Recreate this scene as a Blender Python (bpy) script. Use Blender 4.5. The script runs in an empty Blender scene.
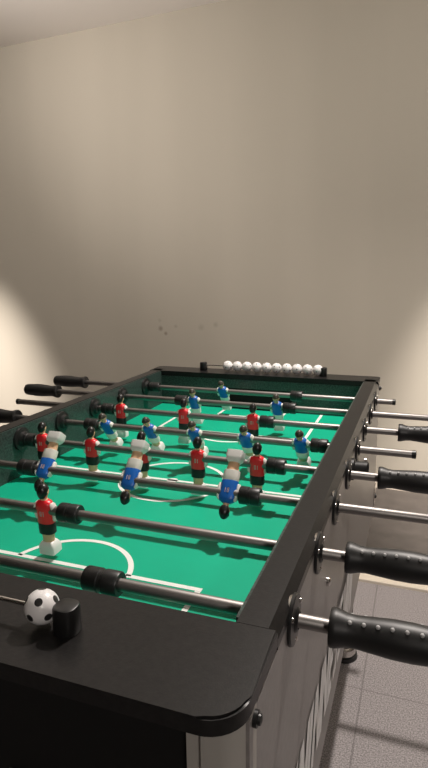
import bpy, bmesh, math, random
from mathutils import Vector, Matrix
random.seed(4)
S = bpy.context.scene
COL = S.collection
PI = math.pi
H = 0.87                      # height of the rail tops above the floor

# ------------------------------------------------------------------ materials
def mat(name, col, rough=.5, metal=0.0, spec=.5, noise=None, bump=None, coat=0.0):
    m = bpy.data.materials.new(name); m.use_nodes = True
    nt = m.node_tree; b = nt.nodes['Principled BSDF']
    b.inputs['Base Color'].default_value = (*col, 1)
    b.inputs['Roughness'].default_value = rough
    b.inputs['Metallic'].default_value = metal
    b.inputs['Specular IOR Level'].default_value = spec
    b.inputs['Coat Weight'].default_value = coat
    tc = nt.nodes.new('ShaderNodeTexCoord')
    if noise:
        sc, amt = noise
        n = nt.nodes.new('ShaderNodeTexNoise'); n.inputs['Scale'].default_value = sc
        n.inputs['Detail'].default_value = 4
        nt.links.new(tc.outputs['Object'], n.inputs['Vector'])
        r = nt.nodes.new('ShaderNodeMapRange')
        r.inputs['From Min'].default_value = .3; r.inputs['From Max'].default_value = .7
        r.inputs['To Min'].default_value = 1 - amt; r.inputs['To Max'].default_value = 1 + amt
        nt.links.new(n.outputs['Fac'], r.inputs['Value'])
        mx = nt.nodes.new('ShaderNodeMix'); mx.data_type = 'RGBA'; mx.blend_type = 'MULTIPLY'
        mx.inputs['Factor'].default_value = 1
        mx.inputs['A'].default_value = (*col, 1)
        nt.links.new(r.outputs['Result'], mx.inputs['B'])
        nt.links.new(mx.outputs['Result'], b.inputs['Base Color'])
    if bump:
        sc, st = bump
        n2 = nt.nodes.new('ShaderNodeTexNoise'); n2.inputs['Scale'].default_value = sc
        nt.links.new(tc.outputs['Object'], n2.inputs['Vector'])
        bp = nt.nodes.new('ShaderNodeBump'); bp.inputs['Strength'].default_value = st
        bp.inputs['Distance'].default_value = .002
        nt.links.new(n2.outputs['Fac'], bp.inputs['Height'])
        nt.links.new(bp.outputs['Normal'], b.inputs['Normal'])
    return m

M = dict(
    top=mat('black_laminate', (.012, .0112, .011), .36, spec=.25, noise=(160, .25), bump=(420, .05)),
    side=mat('grey_laminate', (.24, .222, .212), .36, noise=(120, .1)),
    apron=mat('black_panel', (.006, .006, .006), .6, spec=.3),
    inner=mat('inner_wall_laminate', (.034, .052, .047), .32, noise=(230, .7)),
    post=mat('silver_corner', (.48, .46, .42), .42, metal=.3),
    black=mat('black_plastic', (.012, .012, .012), .38),
    rubber=mat('black_rubber', (.011, .011, .011), .42),
    grip=mat('black_grip', (.009, .009, .009), .45),
    chrome=mat('chrome', (.66, .63, .60), .2, metal=1.0),
    rod=mat('steel_tube', (.26, .245, .235), .46, metal=1.0),
    stud=mat('glint_stud', (.5, .5, .5), .3),  # gloss on the black grip studs, put into a pale colour
    green=mat('green_playfield', (.004, .40, .235), .45, spec=.22, noise=(9, .06)),
    white=mat('white_paint', (.82, .84, .80), .45),
    letter=mat('white_lettering', (.92, .91, .90), .5, noise=(60, .08)),
    goal=mat('goal_black', (.006, .006, .006), .7),
    skin=mat('painted_skin', (.72, .45, .27), .4),
    hair=mat('painted_black_hair', (.01, .009, .008), .35),
    cap=mat('painted_grey_hair', (.05, .045, .035), .35),
    blond=mat('painted_blond_hair', (.55, .43, .2), .4),
    red=mat('red_shirt', (.84, .02, .03), .35),
    blue=mat('blue_shirt', (.010, .125, .49), .35),
    shortsb=mat('black_shorts', (.013, .012, .012), .4),
    shortsw=mat('white_shorts', (.80, .78, .72), .4),
    boot=mat('white_foot', (.82, .81, .78), .35),
    mark=mat('shirt_print', (.55, .42, .40), .5),
    sleeve=mat('pale_sleeve', (.78, .72, .68), .4),
    ball=mat('white_ball', (.84, .83, .82), .3),
    cream=mat('cream_trim', (.78, .70, .58), .5),
    dial=mat('ceiling_white', (.88, .83, .78), .8),
)

# ------------------------------------------------------------------ helpers
def obj(name, bm, m, parent=None, smooth=False, loc=None):
    me = bpy.data.meshes.new(name)
    bmesh.ops.recalc_face_normals(bm, faces=bm.faces[:])
    bm.to_mesh(me); bm.free()
    ms = m if isinstance(m, (list, tuple)) else [m]
    for x in ms: me.materials.append(x)
    if smooth:
        for p in me.polygons: p.use_smooth = True
        try: me.set_sharp_from_angle(angle=math.radians(40))
        except Exception: pass
    o = bpy.data.objects.new(name, me); COL.objects.link(o)
    if loc: o.location = loc
    if parent: o.parent = parent
    return o

def thing(name, label, cat, loc=(0, 0, 0), group=None):
    o = bpy.data.objects.new(name, None); COL.objects.link(o)
    o.empty_display_size = .05
    o.location = loc; o['label'] = label; o['category'] = cat
    if group: o['group'] = group
    return o

def tag(o, label, cat, group=None):
    o['label'] = label; o['category'] = cat
    if group: o['group'] = group
    return o

def box(bm, x0, x1, y0, y1, z0, z1, bev=0):
    g = bmesh.ops.create_cube(bm, size=1)
    bmesh.ops.scale(bm, vec=(x1-x0, y1-y0, z1-z0), verts=g['verts'])
    bmesh.ops.translate(bm, vec=((x0+x1)/2, (y0+y1)/2, (z0+z1)/2), verts=g['verts'])
    if bev:
        es = list({e for v in g['verts'] for e in v.link_edges})
        bmesh.ops.bevel(bm, geom=es, offset=bev, segments=2, affect='EDGES', profile=.5)

def bxm(*a, **k):
    bm = bmesh.new(); box(bm, *a, **k); return bm

def lathe(bm, prof, axis='X', org=(0, 0, 0), seg=24, cap=True):
    """prof: list of (t, r) along the axis"""
    rings = []
    for t, r in prof:
        ring = []
        for i in range(seg):
            a = 2*PI*i/seg; u, w = r*math.cos(a), r*math.sin(a)
            p = {'X': (t, u, w), 'Y': (u, t, w), 'Z': (u, w, t)}[axis]
            ring.append(bm.verts.new((p[0]+org[0], p[1]+org[1], p[2]+org[2])))
        rings.append(ring)
    for A, B in zip(rings, rings[1:]):
        for i in range(seg):
            j = (i+1) % seg
            bm.faces.new((A[i], A[j], B[j], B[i]))
    if cap:
        bm.faces.new(rings[0]); bm.faces.new(rings[-1])

def loft(bm, secs, seg=16, power=2.0):
    """secs: (z, rx, ry, cx, cy) stacked along z, closed at both ends"""
    rings = []
    for z, rx, ry, cx, cy in secs:
        ring = []
        for i in range(seg):
            a = 2*PI*i/seg; c, s = math.cos(a), math.sin(a)
            c = math.copysign(abs(c)**(2/power), c); s = math.copysign(abs(s)**(2/power), s)
            ring.append(bm.verts.new((cx+rx*c, cy+ry*s, z)))
        rings.append(ring)
    for A, B in zip(rings, rings[1:]):
        for i in range(seg):
            j = (i+1) % seg
            bm.faces.new((A[i], A[j], B[j], B[i]))
    bm.faces.new(rings[0]); bm.faces.new(rings[-1])

def prism(bm, pts, z0, z1):
    a = [bm.verts.new((x, y, z0)) for x, y in pts]
    b = [bm.verts.new((x, y, z1)) for x, y in pts]
    n = len(pts)
    bm.faces.new(a[::-1]); bm.faces.new(b)
    for i in range(n):
        j = (i+1) % n; bm.faces.new((a[i], a[j], b[j], b[i]))

def tube(bm, pts, r, seg=10):
    pts = [Vector(p) for p in pts]; rings = []
    for i, p in enumerate(pts):
        d = (pts[min(i+1, len(pts)-1)] - pts[max(i-1, 0)]).normalized()
        up = Vector((0, 0, 1)) if abs(d.z) < .9 else Vector((1, 0, 0))
        s = d.cross(up).normalized(); u = s.cross(d)
        rings.append([bm.verts.new(p + r*(s*math.cos(2*PI*k/seg) + u*math.sin(2*PI*k/seg))) for k in range(seg)])
    for A, B in zip(rings, rings[1:]):
        for i in range(seg):
            j = (i+1) % seg; bm.faces.new((A[i], A[j], B[j], B[i]))
    bm.faces.new(rings[0]); bm.faces.new(rings[-1])

def sphere(bm, c, r, seg=16, sc=(1, 1, 1)):
    g = bmesh.ops.create_uvsphere(bm, u_segments=seg, v_segments=max(8, seg*2//3), radius=r)
    bmesh.ops.scale(bm, vec=sc, verts=g['verts'])
    bmesh.ops.translate(bm, vec=c, verts=g['verts'])

# ------------------------------------------------------------------ the room
XL, XR, YB, CEIL = -4.4, 4.8, -4.8, H + 1.73
def wall_y(x): return 2.77 - .045*(x - .3)

def wall_mat():
    m = bpy.data.materials.new('beige_wall_paint'); m.use_nodes = True
    nt = m.node_tree; b = nt.nodes['Principled BSDF']; b.inputs['Roughness'].default_value = .75
    b.inputs['Specular IOR Level'].default_value = .25
    tc = nt.nodes.new('ShaderNodeTexCoord')
    n = nt.nodes.new('ShaderNodeTexNoise'); n.inputs['Scale'].default_value = 1.3
    mp = nt.nodes.new('ShaderNodeMapping'); mp.inputs['Scale'].default_value = (2.2, 1, .12)
    nt.links.new(tc.outputs['Object'], mp.inputs['Vector'])
    nt.links.new(mp.outputs['Vector'], n.inputs['Vector'])
    cr = nt.nodes.new('ShaderNodeValToRGB')
    cr.color_ramp.elements[0].position = .3; cr.color_ramp.elements[0].color = (.452, .414, .346, 1)
    cr.color_ramp.elements[1].position = .7; cr.color_ramp.elements[1].color = (.487, .447, .375, 1)
    nt.links.new(n.outputs['Fac'], cr.inputs['Fac'])
    last = cr.outputs['Color']
    # a few scuffs left on the paint
    for (x, z, r, d) in [(-1.035, H-.02, .016, .55), (-1.0, H-.05, .012, .6), (-.93, H-.004, .012, .25),
                         (-.76, H-.006, .02, .22), (-.665, H+.012, .016, .25), (-1.04, H+.03, .012, .2)]:
        dist = nt.nodes.new('ShaderNodeVectorMath'); dist.operation = 'DISTANCE'
        dist.inputs[1].default_value = (x, wall_y(x), z)
        nt.links.new(tc.outputs['Object'], dist.inputs[0])
        mr = nt.nodes.new('ShaderNodeMapRange')
        mr.inputs['From Min'].default_value = r*.3; mr.inputs['From Max'].default_value = r*1.3
        mr.inputs['To Min'].default_value = d; mr.inputs['To Max'].default_value = 0
        nt.links.new(dist.outputs['Value'], mr.inputs['Value'])
        mx = nt.nodes.new('ShaderNodeMix'); mx.data_type = 'RGBA'
        mx.inputs['B'].default_value = (.16, .12, .09, 1)
        nt.links.new(mr.outputs['Result'], mx.inputs['Factor'])
        nt.links.new(last, mx.inputs['A']); last = mx.outputs['Result']
    nt.links.new(last, b.inputs['Base Color'])
    return m
WALL = wall_mat()

def floor_mat():
    m = bpy.data.materials.new('speckled_rubber_tile'); m.use_nodes = True
    nt = m.node_tree; b = nt.nodes['Principled BSDF']
    tc = nt.nodes.new('ShaderNodeTexCoord')
    n = nt.nodes.new('ShaderNodeTexNoise'); n.inputs['Scale'].default_value = 260; n.inputs['Detail'].default_value = 4
    nt.links.new(tc.outputs['Object'], n.inputs['Vector'])
    cr = nt.nodes.new('ShaderNodeValToRGB')
    cr.color_ramp.elements[0].position = .38; cr.color_ramp.elements[0].color = (.20, .182, .184, 1)
    cr.color_ramp.elements[1].position = .66; cr.color_ramp.elements[1].color = (.46, .425, .425, 1)
    nt.links.new(n.outputs['Fac'], cr.inputs['Fac'])
    sx = nt.nodes.new('ShaderNodeSeparateXYZ'); nt.links.new(tc.outputs['Object'], sx.inputs[0])
    def seam(sock, off, pitch, w):
        a = nt.nodes.new('ShaderNodeMath'); a.operation = 'SUBTRACT'; a.inputs[1].default_value = off - pitch/2 + 10*pitch*0
        nt.links.new(sock, a.inputs[0])
        q = nt.nodes.new('ShaderNodeMath'); q.operation = 'FLOORED_MODULO'; q.inputs[1].default_value = pitch
        nt.links.new(a.outputs[0], q.inputs[0])
        s = nt.nodes.new('ShaderNodeMath'); s.operation = 'SUBTRACT'; s.inputs[1].default_value = pitch/2
        nt.links.new(q.outputs[0], s.inputs[0])
        ab = nt.nodes.new('ShaderNodeMath'); ab.operation = 'ABSOLUTE'; nt.links.new(s.outputs[0], ab.inputs[0])
        l = nt.nodes.new('ShaderNodeMath'); l.operation = 'LESS_THAN'; l.inputs[1].default_value = w
        nt.links.new(ab.outputs[0], l.inputs[0]); return l.outputs[0]
    s1 = seam(sx.outputs['Y'], 1.148, .62, .002); s2 = seam(sx.outputs['X'], .381, .62, .0025)
    mm = nt.nodes.new('ShaderNodeMath'); mm.operation = 'MAXIMUM'
    nt.links.new(s1, mm.inputs[0]); nt.links.new(s2, mm.inputs[1])
    mul = nt.nodes.new('ShaderNodeMath'); mul.operation = 'MULTIPLY'; mul.inputs[1].default_value = .4
    nt.links.new(mm.outputs[0], mul.inputs[0])
    mx = nt.nodes.new('ShaderNodeMix'); mx.data_type = 'RGBA'; mx.inputs['B'].default_value = (.07, .06, .06, 1)
    nt.links.new(mul.outputs[0], mx.inputs['Factor']); nt.links.new(cr.outputs['Color'], mx.inputs['A'])
    nt.links.new(mx.outputs['Result'], b.inputs['Base Color'])
    b.inputs['Roughness'].default_value = .6
    return m

def struct(name, bm, m):
    o = obj(name, bm, m); o['kind'] = 'structure'; return o

STRIP = 1.765
struct('floor', bxm(XL, XR, YB, STRIP, -.05, 0), floor_mat())
struct('floor_back', bxm(XL, XR, STRIP, 3.1, -.05, 0), mat('dark_floor', (.05, .043, .039), .35, noise=(14, .25)))
struct('trim_1', bxm(XL, XR, STRIP-.028, STRIP+.028, -.01, .012, bev=.003), M['cream'])
bm = bmesh.new(); prism(bm, [(XL, wall_y(XL)), (XR, wall_y(XR)), (XR, 3.2), (XL, 3.2)], 0, CEIL)
struct('wall_back', bm, WALL)
bm = bmesh.new(); prism(bm, [(XL, wall_y(XL)-.014), (XR, wall_y(XR)-.014), (XR, wall_y(XR)-.0005), (XL, wall_y(XL)-.0005)], 0.0, .075)
struct('baseboard_back', bm, M['cream'])
struct('wall_left', bxm(XL-.1, XL, YB, 3.2, 0, CEIL), WALL)
DARK = mat('low_bounce_wall', (.13, .115, .10), .8)  # unseen walls made dark to cut bounce light
struct('wall_right', bxm(XR, XR+.1, YB, 3.2, 0, CEIL), DARK)
struct('wall_front', bxm(XL, XR, YB-.1, YB, 0, CEIL), DARK)
struct('ceiling', bxm(XL-.1, XR+.1, YB-.1, 3.2, CEIL, CEIL+.1), M['dial'])

# ------------------------------------------------------------------ the table
W2, WR, L, YN, WE, RZ, Y1, P = .3752, .0405, 1.444, .120, .0875, -.0305, .1867, .15
ZF, ZB = -.1135, -.42
IN = W2 - WR
def Y(k): return Y1 + P*(k-1)
T = thing('foosball_table', 'black foosball table with bright green playfield and grey sides on silver corners', 'foosball table', (0, L/2, 0))
def part(name, bm, m, parent=None, smooth=False):
    """geometry given in rail-top coordinates (z = 0 on the rails)"""
    if parent is None:
        bmesh.ops.translate(bm, vec=(0, -L/2, H), verts=bm.verts[:])
        return obj(name, bm, m, T, smooth)
    bmesh.ops.translate(bm, vec=(0, -L/2, H), verts=bm.verts[:])
    return obj(name, bm, m, parent, smooth)

# side rails: flat top, chamfer on the outer edge, seen in cross-section
for s in (1, -1):
    bm = bmesh.new()
    prof = [(s*IN, 0), (s*(W2-.009), 0), (s*W2, -.010), (s*W2, -.0205), (s*IN, -.0205)]
    a = [bm.verts.new((x, YN+.0006, z)) for x, z in prof]; b = [bm.verts.new((x, L-.057, z)) for x, z in prof]
    n = len(prof); bm.faces.new(a); bm.faces.new(b[::-1])
    for i in range(n):
        j = (i+1) % n; bm.faces.new((a[i], b[i], b[j], a[j]))
    part('side_rail', bm, M['top'])
# end tops with rounded corners
def end_top(y_out, y_in, r, d):
    pts = []
    for (sx) in (1, -1):
        arc = []
        for i in range(9):
            t = i/8*PI/2
            cx, cy = sx*(W2-r), y_out + d*r
            arc.append((cx + sx*r*math.sin(t), cy - d*r*math.cos(t)))
        if sx == 1: pts += arc + [(W2, y_in)]
        else: pts += [(-W2, y_in)] + arc[::-1]
    bm = bmesh.new(); prism(bm, pts, -.0165, 0)
    es = [e for e in bm.edges if all(abs(v.co.z) < 1e-6 for v in e.verts) and not all(abs(v.co.y-y_in) < 1e-6 for v in e.verts)]
    bmesh.ops.bevel(bm, geom=es, offset=.0022, segments=2, affect='EDGES')
    return bm
part('end_top', end_top(0, YN, .034, 1), M['top'], smooth=True)
part('end_top', end_top(L, L-WE, .012, -1), M['top'], smooth=True)
# cabinet panels
for s in (1, -1):
    x0, x1 = sorted((s*(IN+.0005), s*(W2-.0004)))
    sp = part('side_panel', bxm(x0, x1, .03, L-.03, ZB, -.021), M['side'])
    if s == 1: SIDE = sp
    part('inner_wall', bxm(*sorted((s*(IN-.0035), s*IN)), YN+.01, L-WE, ZF, -.0015), M['inner'])
part('end_panel', bxm(-IN, IN, .035, .055, ZB, -.017), M['apron'])
part('end_panel', bxm(-IN, IN, L-.03, L-.012, ZB, -.017), M['apron'])
part('bottom_panel', bxm(-IN, IN, .055, L-.03, ZB+.002, ZB+.014), M['apron'])
# far inner wall with the goal mouth cut in it, near inner wall the same
def goal_wall(y0, y1):
    bm = bmesh.new(); g0, g1, zt = -.118, .118, -.045
    box(bm, -IN+.004, g0, y0, y1, ZF, -.017); box(bm, g1, IN-.004, y0, y1, ZF, -.017)
    box(bm, g0, g1, y0, y1, zt, -.017); return bm
part('goal_wall', goal_wall(L-WE+.001, L-WE+.012), M['inner'])
part('goal_wall', goal_wall(.105, .118), M['inner'])
for ya, yb in ((L-WE+.012, L-.031), (.056, .105)):
    bm = bmesh.new()
    box(bm, -.124, .124, ya, yb, ZF-.003, ZF); box(bm, -.13, -.118, ya, yb, ZF, -.02); box(bm, .118, .13, ya, yb, ZF, -.02)
    ye = yb-.004 if ya > .5 else ya
    box(bm, -.13, .13, ye, ye+.004, ZF, -.02)
    part('goal_box', bm, M['goal'])
FIELD = part('playfield', bxm(-IN, IN, .106, L-WE+.001, ZF-.012, ZF), M['green'])
# printed markings
bm = bmesh.new(); zt = ZF+.0004; lw = .0042
def flat(pts):
    bm.faces.new([bm.verts.new((x, y, zt)) for x, y in pts])
def hline(x0, x1, y, w=lw): flat([(x0, y-w), (x1, y-w), (x1, y+w), (x0, y+w)])
def vline(x, y0, y1, w=lw): flat([(x-w, y0), (x+w, y0), (x+w, y1), (x-w, y1)])
def arc(cx, cy, r, a0, a1, w=lw, n=40):
    for i in range(n):
        t0 = a0+(a1-a0)*i/n; t1 = a0+(a1-a0)*(i+1)/n
        flat([(cx+(r-w)*math.cos(t0), cy+(r-w)*math.sin(t0)), (cx+(r+w)*math.cos(t0), cy+(r+w)*math.sin(t0)),
              (cx+(r+w)*math.cos(t1), cy+(r+w)*math.sin(t1)), (cx+(r-w)*math.cos(t1), cy+(r-w)*math.sin(t1))])
YC = .7075
hline(-IN, IN, YC)
arc(0, YC, .112, 0, 2*PI)
flat([(.012*math.cos(2*PI*i/20), YC+.012*math.sin(2*PI*i/20)) for i in range(20)])
for d, yb, ye in ((1, .3315, .118), (-1, 2*YC-.3315, L-WE)):
    hline(-.2148, .2148, yb)
    for s in (1, -1):
        vline(s*.2106, min(yb+d*-.0045, ye), max(yb-d*.0045, ye))
        vline(s*.098, min(ye, ye+d*.085), max(ye, ye+d*.085))
    hline(-.098, .098, ye+d*.085)
    a = math.asin(.0/.1)
    arc(0, yb-d*.02, .1, *( (.2, PI-.2) if d == 1 else (PI+.2, 2*PI-.2)))
fm = part('field_markings', bm, M['white'], FIELD)
# silver corner posts and legs
for sx in (1, -1):
    for yy0, yy1 in ((.0195, .07), (L-.07, L-.0195)):
        bm = bmesh.new()
        xa, xb = sorted((sx*.322, sx*(W2-.0012)))
        prf = []
        cy_out = yy0 if yy0 < .5 else yy1; d = 1 if yy0 < .5 else -1
        r = .022
        prf = [(sx*.322, cy_out + d*.006), (sx*.335, cy_out+d*.006), (sx*.337, cy_out)]
        for i in range(8):
            t = i/7*PI/2
            prf.append((sx*(W2-.0002-r + r*math.sin(t)), cy_out + d*(r - r*math.cos(t))))
        prf += [(sx*(W2-.0002), cy_out + d*.03), (sx*.322, cy_out+d*.03)]
        prism(bm, prf, ZB-.004, -.0172)
        part('corner_post', bm, M['post'], smooth=True)
        # leg with a chrome leveller
        yl = .125 if yy0 < .5 else 1.285
        bm = bmesh.new(); box(bm, sx*.305-.0275, sx*.305+.0275, yl-.0275, yl+.0275, -H+.045, ZB+.003, bev=.004)
        leg = part('leg', bm, M['apron'])
        bm = bmesh.new(); lathe(bm, [(-H+.012, .036), (-H+.016, .04), (-H+.036, .04), (-H+.042, .034), (-H+.0455, .02)], 'Z', (sx*.308, yl, 0), 28)
        part('leveller', bm, M['chrome'], leg, smooth=True)
        bm = bmesh.new(); lathe(bm, [(-H, .046), (-H+.012, .044)], 'Z', (sx*.308, yl, 0), 28)
        part('foot_pad', bm, M['rubber'], leg, smooth=True)
# bushings either side
for k in range(1, 9):
    for s in (1, -1):
        bm = bmesh.new()
        def pr(lst): return [(s*t, r) for t, r in lst]
        lathe(bm, pr([(W2-.001, .0268), (W2+.002, .0272), (W2+.0035, .0262), (W2+.004, .0135), (W2+.0065, .0115), (W2+.007, .0092), (W2-.02, .0092)]), 'X', (0, Y(k), RZ), 28, cap=False)
        bu = part('bushing', bm, M['black'], smooth=True)
        bm = bmesh.new()
        lathe(bm, pr([(W2-.0085, .0245), (W2-.001, .0255), (W2-.0008, .02)]), 'X', (0, Y(k), RZ), 28, cap=False)
        for a in (.5, .5+2*PI/3, .5+4*PI/3):
            lathe(bm, pr([(W2+.003, .0032), (W2+.0045, .003), (W2+.0052, .0015)]), 'X', (0, Y(k)+.0222*math.cos(a), RZ+.0222*math.sin(a)), 10)
        part('chrome_ring', bm, M['chrome'], bu, smooth=True)
        if s == 1: continue
        bm = bmesh.new()
        lathe(bm, pr([(IN-.004, .026), (IN-.009, .0255), (IN-.0105, .018), (IN-.018, .0155), (IN-.0185, .0092), (IN+.02, .0092)]), 'X', (0, Y(k), RZ), 28, cap=False)
        part('inner_collar', bm, M['black'], bu, smooth=True)
# side screws, corner knob, ball cup, lettering
def screw(y, z, r=.007, m='chrome'):
    bm = bmesh.new(); lathe(bm, [(W2-.001, r), (W2+.003, r*.95), (W2+.005, r*.5)], 'X', (0, y, z), 14)
    return part('screw', bm, M[m], smooth=True)
screw(.427, -.122); screw(.99, -.122)
bm = bmesh.new(); box(bm, W2-.001, W2+.0025, L-.075, L-.03, ZB+.002, ZB+.085, bev=.001)
bk = part('corner_bracket', bm, M['chrome'], SIDE)
bm = bmesh.new(); lathe(bm, [(W2+.002, .008), (W2+.006, .0075), (W2+.0075, .004)], 'X', (0, L-.052, ZB+.05), 12)
part('bracket_bolt', bm, M['black'], SIDE, smooth=True)
for yy in (.043, L-.04):
    bm = bmesh.new(); lathe(bm, [(W2-.001, .007), (W2+.003, .007), (W2+.0035, .0048), (W2+.0055, .0045), (W2+.0065, .002)], 'X', (0, yy, -.028), 20)
    part('corner_bolt', bm, M['black'], smooth=True)
bm = bmesh.new()
lathe(bm, [(W2-.001, .021), (W2+.004, .021), (W2+.006, .0165), (W2+.028, .0175), (W2+.030, .015), (W2+.010, .012)], 'X', (0, .712, -.047), 24)
part('ball_cup', bm, M['black'], smooth=True)
# broad slanted white letters along the cabinet side (shapes only partly legible in the photo)
bm = bmesh.new()
def stroke(y0, z0, y1, z1, w):
    x = W2 + .0006 + .00012*len(bm.faces)
    bm.faces.new([bm.verts.new(p) for p in ((x, y0-w, z0), (x, y0+w, z0), (x, y1+w, z1), (x, y1-w, z1))])
zt_, zb_ = -.243, -.352
y = .185
for g, wd in (('I', .036), ('N', .066), ('I', .036), ('N', .066), ('N', .066), ('E', .052), ('S', .048), ('S', .048), ('N', .056), ('I', .03), ('N', .056)):
    sl = .03
    if g == 'I':
        stroke(y+.004, zb_, y+.004+sl, zt_, .011)
    elif g in 'NM':
        stroke(y, zb_, y+sl, zt_, .011)
        stroke(y+wd-.018, zb_, y+wd-.018+sl, zt_, .011)
        if g == 'N': stroke(y+sl, zt_, y+wd-.018, zb_, .010)
        else:
            mid = y+(wd-.018)/2+sl*.3
            stroke(y+sl, zt_, mid, zb_+.03, .008); stroke(mid, zb_+.03, y+wd-.018+sl, zt_, .008)
    else:
        h = (zt_-zb_)
        for f0, f1 in ((0, .18), (.41, .59), (.82, 1)):
            stroke(y+sl*(f0+f1)/2+wd*.32, zb_+h*f0, y+sl*(f0+f1)/2+wd*.32, zb_+h*f1, wd*.36)
        stroke(y+sl*(0 if g == 'E' else .5), zb_+(0 if g == 'E' else h*.5), y+sl, zt_, .010)
        if g == 'S': stroke(y+wd*.55, zb_+.01, y+wd*.55+sl*.4, zb_+h*.5, .008)
    y += wd
part('lettering', bm, M['letter'], SIDE)
# ball return opening in the near end panel
bm = bmesh.new(); box(bm, .126, .28, .026, .0349, -.158, -.150, bev=.002); box(bm, .126, .134, .026, .0349, -.24, -.158); box(bm, .272, .28, .026, .0349, -.24, -.158)
box(bm, .126, .28, .026, .0349, -.248, -.24)
part('ball_return', bm, mat('grey_plastic', (.10, .10, .10), .5))

# ------------------------------------------------------------------ rods and players
def figure_meshes(kind):
    """player about 11.5 cm tall, origin on the rod axis, facing -Y; returns list of (name, mesh, material)"""
    out = []
    def keep(name, bm, m, smooth=True):
        o = obj(name, bm, m, None, smooth); me = o.data
        bpy.data.objects.remove(o); out.append((name, me))
    red = kind == 'red'
    # body: legs, trunk core, arms, neck and head in one surface
    bm = bmesh.new()
    loft(bm, [(-.064, .0088, .0072, 0, 0), (-.056, .0092, .0075, 0, 0), (-.046, .0102, .0078, 0, 0), (-.034, .0112, .0082, 0, 0),
              (-.020, .0130, .0088, 0, 0), (-.006, .0128, .0086, 0, 0), (.006, .0140, .0086, 0, 0), (.0125, .0120, .0076, 0, 0),
              (.0165, .0062, .0056, 0, 0), (.0195, .0046, .0048, 0, -.0005), (.0225, .0056, .0062, 0, -.001),
              (.0265, .0074, .0082, 0, -.0012), (.0310, .0080, .0088, 0, -.0008), (.0355, .0074, .0082, 0, 0),
              (.0395, .0052, .0058, 0, 0), (.0415, .0022, .0026, 0, 0)])
    sphere(bm, (0, -.0098, .0292), .0018, 8, (.8, 1, 1.3))       # nose
    for s in (1, -1): sphere(bm, (s*.0080, .0003, .0295), .0017, 8, (.6, 1, 1.4))    # ears
    keep('player_figure', bm, M['skin'])
    bm = bmesh.new()                                             # shirt
    loft(bm, [(-.0205, .0140, .0096, 0, 0), (-.0195, .0143, .0099, 0, 0), (-.008, .0140, .0096, 0, 0), (.003, .0150, .0098, 0, 0), (.009, .0152, .0096, 0, 0),
              (.0135, .0128, .0086, 0, 0), (.0168, .0068, .0064, 0, 0), (.0174, .005, .005, 0, 0)], 18, 2.4)
    keep('shirt', bm, M[kind])
    for s in (1, -1):                                            # sleeves with the arms held at the sides
        bm = bmesh.new()
        loft(bm, [(-.0165, .0026, .0042, s*.0156, -.0012), (-.014, .0036, .0054, s*.0158, -.0012), (-.004, .0040, .0060, s*.0164, -.0006), (.005, .0040, .0064, s*.0158, 0),
                  (.0105, .0034, .0058, s*.0140, 0), (.0130, .0018, .0036, s*.0126, 0)], 12)
        keep('sleeve', bm, M['sleeve'] if red else M['shortsw'])
    bm = bmesh.new()                                             # shorts
    loft(bm, [(-.0385, .0128, .0094, 0, 0), (-.0380, .0136, .0100, 0, 0), (-.030, .0140, .0102, 0, 0), (-.0215, .0139, .0098, 0, 0), (-.0195, .0132, .009, 0, 0)], 18, 2.5)
    keep('shorts', bm, M['shortsb'] if red else M['shortsw'])
    bm = bmesh.new()                                             # foot block
    loft(bm, [(-.0735, .0128, .0100, 0, -.001), (-.0725, .0142, .0120, 0, -.001), (-.062, .0142, .0124, 0, -.001), (-.0565, .0128, .0108, 0, 0), (-.0535, .0104, .0088, 0, 0), (-.0525, .0092, .0080, 0, 0)], 24, 7)
    keep('foot_block', bm, M['boot'])
    bm = bmesh.new()                                             # hair cap, longer at the back
    loft(bm, [(.0215, .0050, .0030, 0, .0048), (.0240, .0068, .0040, 0, .0045), (.0275, .0084, .0060, 0, .0034), (.0312, .0090, .0074, 0, .0024), (.0350, .0086, .0098, 0, -.0004), (.0380, .0072, .0082, 0, -.0004), (.0412, .0048, .0054, 0, 0), (.0430, .0020, .0022, 0, 0)], 16)
    keep('hair', bm, M['hair'] if red else M['cap'])
    bm = bmesh.new()                                             # eyes and mouth
    for s in (1, -1): sphere(bm, (s*.0030, -.0088, .0314), .0010, 8)
    box(bm, -.0020, .0020, -.0098, -.0084, .0253, .0259)
    keep('face_paint', bm, M['hair'])
    bm = bmesh.new()                                             # mark on the back of the shirt
    yb = .0104
    for x0, x1, z0, z1 in ((-.0034, -.0024, -.007, .001), (.0002, .0034, 0, .001), (.0002, .0034, -.007, -.006), (.0002, .0011, -.007, .001), (.0025, .0034, -.007, .001)):
        box(bm, x0, x1, .0086, yb, z0, z1)
    keep('shirt_number', bm, M['mark'], False)
    return out
FIG = {'red': figure_meshes('red'), 'blue': figure_meshes('blue')}

def player(kind, root, x, tilt, hair=None):
    parts = FIG[kind]
    f = bpy.data.objects.new('player_figure', parts[0][1]); COL.objects.link(f); f.parent = root
    f.location = (x, 0, 0)
    f.rotation_euler = (math.radians(tilt) * (-1 if kind == 'red' else 1), 0, PI if kind == 'red' else 0)
    f['label'] = 'player in red shirt and black shorts' if kind == 'red' else 'player in blue shirt and white shorts'
    for nm, me in parts[1:]:
        if nm == 'hair' and hair:
            me = hair_mesh(me, hair)
        c = bpy.data.objects.new(nm, me); COL.objects.link(c); c.parent = f
    return f
_hm = {}
def hair_mesh(me, key):
    if key not in _hm:
        q = me.copy(); q.materials.clear(); q.materials.append(M[key]); _hm[key] = q
    return _hm[key]

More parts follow.
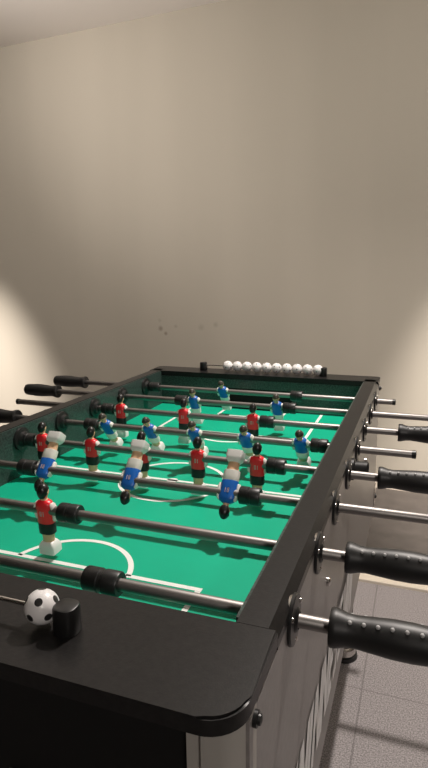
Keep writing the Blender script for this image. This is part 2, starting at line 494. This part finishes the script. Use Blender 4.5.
def handle_bm(x0, d):
    """grip starting at x0 (nearest the table) and running outward in direction d"""
    bm = bmesh.new()
    pf = [(0, .0088), (0, .0188), (.002, .0198), (.007, .0194), (.016, .0168), (.025, .0160), (.040, .0172), (.060, .0188), (.080, .0190), (.098, .0178), (.110, .0172), (.117, .0160), (.121, .0120), (.122, .004)]
    lathe(bm, [(x0 + d*t, r) for t, r in pf], 'X', (0, 0, 0), 28)
    for i in range(7):
        t = .020 + .0135*i
        rr = .0166 + (.0024*min(1, max(0, (t-.026)/.04)))
        for a in ((60, 150, 240) if d > 0 else (150, 240)):
            aa = math.radians(a); n0 = len(bm.faces)
            sphere(bm, (x0 + d*t, -rr*math.cos(aa), rr*math.sin(aa)), .0023, 8)
            bm.faces.ensure_lookup_table()
            for f in bm.faces[n0:]: f.material_index = 1
    return bm

def bumper(root, x, ln=.034, r=.0148):
    bm = bmesh.new(); h = ln/2
    lathe(bm, [(x-h, .0085), (x-h, r*.93), (x-h+.0015, r), (x-h*.15, r), (x-h*.1, r*.93), (x+h*.1, r*.93), (x+h*.15, r), (x+h-.0015, r), (x+h, r*.93), (x+h, .0085)], 'X', (0, 0, 0), 24, cap=False)
    return obj('bumper', bm, M['rubber'], root, True)

# rod: team, left end, right end, handle (+1 right / -1 left) start, men, tilt, bumpers, label
RODS = [
 (1, 'red', -.60, .42, .414, 1, [-.082], 0, [-.312, .148], 'steel rod nearest the camera with right handle, a black bumper but no players in view'),
 (2, 'red', -.60, .42, .411, 1, [-.045, -.285], 4, [0.000, -.33], 'second nearest steel rod with red players facing away, one standing at left with bumper'),
 (3, 'blue', -.52, .58, None, 0, [-.157, .021, .202], 142, [-.194, .240], 'steel rod with three blue players flipped upside down, feet in the air'),
 (4, 'red', -.60, .44, .428, 1, [-.273, -.151, -.033, .089, .209], 0, [-.308, .246], 'steel rod with five red players standing upright in a row'),
 (5, 'blue', -.54, .487, -.461, -1, [-.203, -.090, .022, .141, .261], 36, [-.243, .300], 'steel rod with five blue players across the middle, short end stub at right'),
 (6, 'red', -.583, .46, .449, 1, [-.250, -.069, .113], 0, [-.287, .149], 'steel rod with three red players, left stub bare, black handle at right'),
 (7, 'blue', -.56, .58, -.551, -1, [-.102, .136], 26, [-.140, .170], 'steel rod with two blue defenders in front of the far goalkeeper rod'),
 (8, 'blue', -.56, .428, -.550, -1, [-.069], 36, [-.297, .157], 'farthest steel rod with single blue goalkeeper in front of the far goal'),
]
for k, team, xl, xr, hs, hd, men, tilt, bumps, lab in RODS:
    root = thing('foosball_rod', lab, 'foosball rod', (0, Y(k), H+RZ), 'rods across the foosball table')
    bm = bmesh.new()
    lathe(bm, [(xl, .0050), (xl, .0070), (xl+.001, .0074), (xr-.001, .0074), (xr, .0070), (xr, .0050)], 'X', (0, 0, 0), 20)
    obj('rod_tube', bm, M['rod'], root, True)
    if hs is not None: obj('handle', handle_bm(hs, hd), [M['grip'], M['stud']], root, True)
    for end in ([-1] if hd == 1 else [1] if hd == -1 else [-1, 1]):
        xe = xl if end == -1 else xr
        bm = bmesh.new(); lathe(bm, [(xe-end*.006, .0082), (xe+end*.001, .0082), (xe+end*.0022, .006)], 'X', (0, 0, 0), 16)
        obj('end_cap', bm, M['black'], root, True)
    for x in bumps: bumper(root, x, .046 if k == 1 else .034)
    for i, x in enumerate(men):
        player(team, root, x, tilt, hair='hair' if (team == 'blue' and k == 3) else None)

# ------------------------------------------------------------------ score counters
def counter(y, xs_posts, zc, lab):
    r = thing('score_counter', lab, 'score counter', (0, y, H), 'score counters on the table ends')
    for x in xs_posts:
        bm = bmesh.new()
        loft(bm, [(0, .0112, .0115, x, 0), (.0012, .0120, .0122, x, 0), (.024, .0118, .0120, x, 0), (.0265, .0110, .0112, x, 0), (.0272, .0095, .0095, x, 0)], 24, 2.6)
        obj('end_post', bm, M['black'], r, True)
    bm = bmesh.new(); lathe(bm, [(xs_posts[0], .0022), (xs_posts[1], .0022)], 'X', (0, 0, zc), 10)
    obj('wire', bm, M['chrome'], r, True)
    return r
counter(.056, (-.1905, .1905), .0185, 'score counter wire with black end post on the near end top')
counter(1.405, (-.196, .2045), .0185, 'score counter wire with two black end posts on the far end top')
def ball_print(spot):
    ballm = bpy.data.materials.new('soccer_ball_print'); ballm.use_nodes = True
    nt = ballm.node_tree; b = nt.nodes['Principled BSDF']; b.inputs['Roughness'].default_value = .3
    tc = nt.nodes.new('ShaderNodeTexCoord')
    nrm = nt.nodes.new('ShaderNodeVectorMath'); nrm.operation = 'NORMALIZE'; nt.links.new(tc.outputs['Object'], nrm.inputs[0])
    g = (1+5**.5)/2; last = None
    dirs = []
    for a in (1, -1):
        for c in (1, -1): dirs += [(0, a, c*g), (a, c*g, 0), (c*g, 0, a)]
    rotm = Matrix.Rotation(.42, 3, 'Z') @ Matrix.Rotation(.22, 3, 'X')
    for d in dirs:
        dv = (rotm @ Vector(d)).normalized()
        dt = nt.nodes.new('ShaderNodeVectorMath'); dt.operation = 'DOT_PRODUCT'; dt.inputs[1].default_value = dv
        nt.links.new(nrm.outputs[0], dt.inputs[0])
        if last is None: last = dt.outputs['Value']
        else:
            mx = nt.nodes.new('ShaderNodeMath'); mx.operation = 'MAXIMUM'
            nt.links.new(last, mx.inputs[0]); nt.links.new(dt.outputs['Value'], mx.inputs[1]); last = mx.outputs[0]
    gt = nt.nodes.new('ShaderNodeMath'); gt.operation = 'GREATER_THAN'; gt.inputs[1].default_value = spot
    nt.links.new(last, gt.inputs[0])
    mix = nt.nodes.new('ShaderNodeMix'); mix.data_type = 'RGBA'
    mix.inputs['A'].default_value = (.80, .78, .77, 1); mix.inputs['B'].default_value = (.02, .02, .02, 1)
    nt.links.new(gt.outputs[0], mix.inputs['Factor']); nt.links.new(mix.outputs['Result'], b.inputs['Base Color'])
    return ballm
ballm, ballf = ball_print(.972), ball_print(.992)
def bead_bm(r):
    bm = bmesh.new(); n = 20
    hole = .0026
    a0 = math.asin(hole/r)
    pf = [(-r*math.cos(a0), hole)]
    pf = [( -r*math.cos(a0 + (PI-2*a0)*i/n), r*math.sin(a0 + (PI-2*a0)*i/n)) for i in range(n+1)]
    lathe(bm, pf, 'X', (0, 0, 0), 28, cap=False)
    lathe(bm, [(pf[0][0], hole), (pf[-1][0], hole)], 'X', (0, 0, 0), 28, cap=False)
    bmesh.ops.remove_doubles(bm, verts=bm.verts[:], dist=1e-6)
    return bm
nb = obj('score_ball', bead_bm(.0163), ballm, None, True, (.1635, .056, H+.0195))
tag(nb, 'white soccer patterned score ball against black post on the near end top', 'score ball')
ords = ['first', 'second', 'third', 'fourth', 'fifth', 'sixth', 'seventh', 'eighth', 'ninth', 'tenth']
proto = None
for i in range(10):
    if proto is None: o = proto = obj('score_ball', bead_bm(.0164), ballf, None, True)
    else: o = proto.copy(); COL.objects.link(o)
    o.location = (-.110 + .0331*i, 1.405, H+.0185)
    o.rotation_euler = (.7*i, 0, 0)
    tag(o, '%s from left of ten white score balls in a row on the far end top' % ords[i], 'score ball', 'white balls on the far score counter')

# ------------------------------------------------------------------ light
def point(loc, power, col=(1, .86, .70), r=.05):
    d = bpy.data.lights.new('lamp', 'POINT'); d.energy = power; d.color = col; d.shadow_soft_size = r
    o = bpy.data.objects.new('ceiling_lamp', d); COL.objects.link(o); o.location = loc; return o
def spot(loc, target, power, angle, blend, col=(1, .84, .66), r=.05):
    d = bpy.data.lights.new('spot', 'SPOT'); d.energy = power; d.color = col; d.shadow_soft_size = r
    d.spot_size = math.radians(angle); d.spot_blend = blend
    o = bpy.data.objects.new('downlight_or_fill', d); COL.objects.link(o); o.location = loc
    o.rotation_euler = (Vector(target)-Vector(loc)).to_track_quat('-Z', 'Y').to_euler(); return o
ZL = CEIL - .06
WARM = (1, .915, .85)
spot((.56, 1.28, ZL), (.50, .45, 0), 180, 150, .9, WARM, .03)            # downlight over the table
spot((2.0, -2.3, ZL), (.25, .6, .85), 160, 44, .6, WARM, .2)  # unseen front fill added to brighten the cabinet side and lettering
spot((-2.0, .9, 1.6), (-.6, 2.0, 2.6), 115, 120, 1.0, WARM, .15)     # unseen uplight added to brighten the ceiling
spot((-2.3, .9, ZL), (-1.6, 2.85, 1.7), 75, 100, 1.0, WARM, .08)     # unseen fill added to lift the upper left wall
spot((1.7, .9, ZL), (1.0, 2.7, 1.6), 80, 100, 1.0, WARM, .08)  # matching added fill for the upper right wall
spot((-2.5, 1.95, ZL), (-2.45, 2.66, .0), 1000, 40, 1.0, WARM)
spot((1.0, 1.95, ZL), (1.0, 2.66, .0), 780, 44, 1.0, WARM)
w = bpy.data.worlds.new('world'); S.world = w; w.use_nodes = True
w.node_tree.nodes['Background'].inputs['Color'].default_value = (.03, .027, .024, 1)

# ------------------------------------------------------------------ camera
cam = bpy.data.cameras.new('camera'); co = bpy.data.objects.new('camera', cam); COL.objects.link(co)
cam.sensor_fit = 'VERTICAL'; cam.sensor_height = 36; cam.lens = 563.03/768*36; cam.clip_start = .02
yaw, pitch, roll = CAMROT = (.3541, -.1986, -.0128)
fw = Vector((-math.sin(yaw)*math.cos(pitch), math.cos(yaw)*math.cos(pitch), math.sin(pitch)))
rt = Vector((math.cos(yaw), math.sin(yaw), 0)); up = rt.cross(fw)
r2 = rt*math.cos(roll) + up*math.sin(roll); u2 = -rt*math.sin(roll) + up*math.cos(roll)
mw = Matrix((r2, u2, -fw)).transposed().to_4x4(); mw.translation = (.4840, -.3363, H+.3276)
co.matrix_world = mw
S.camera = co
S.view_settings.view_transform = 'Standard'; S.view_settings.look = 'None'
S.view_settings.gamma = 1; S.view_settings.use_curve_mapping = False
S.view_settings.exposure = 0.0
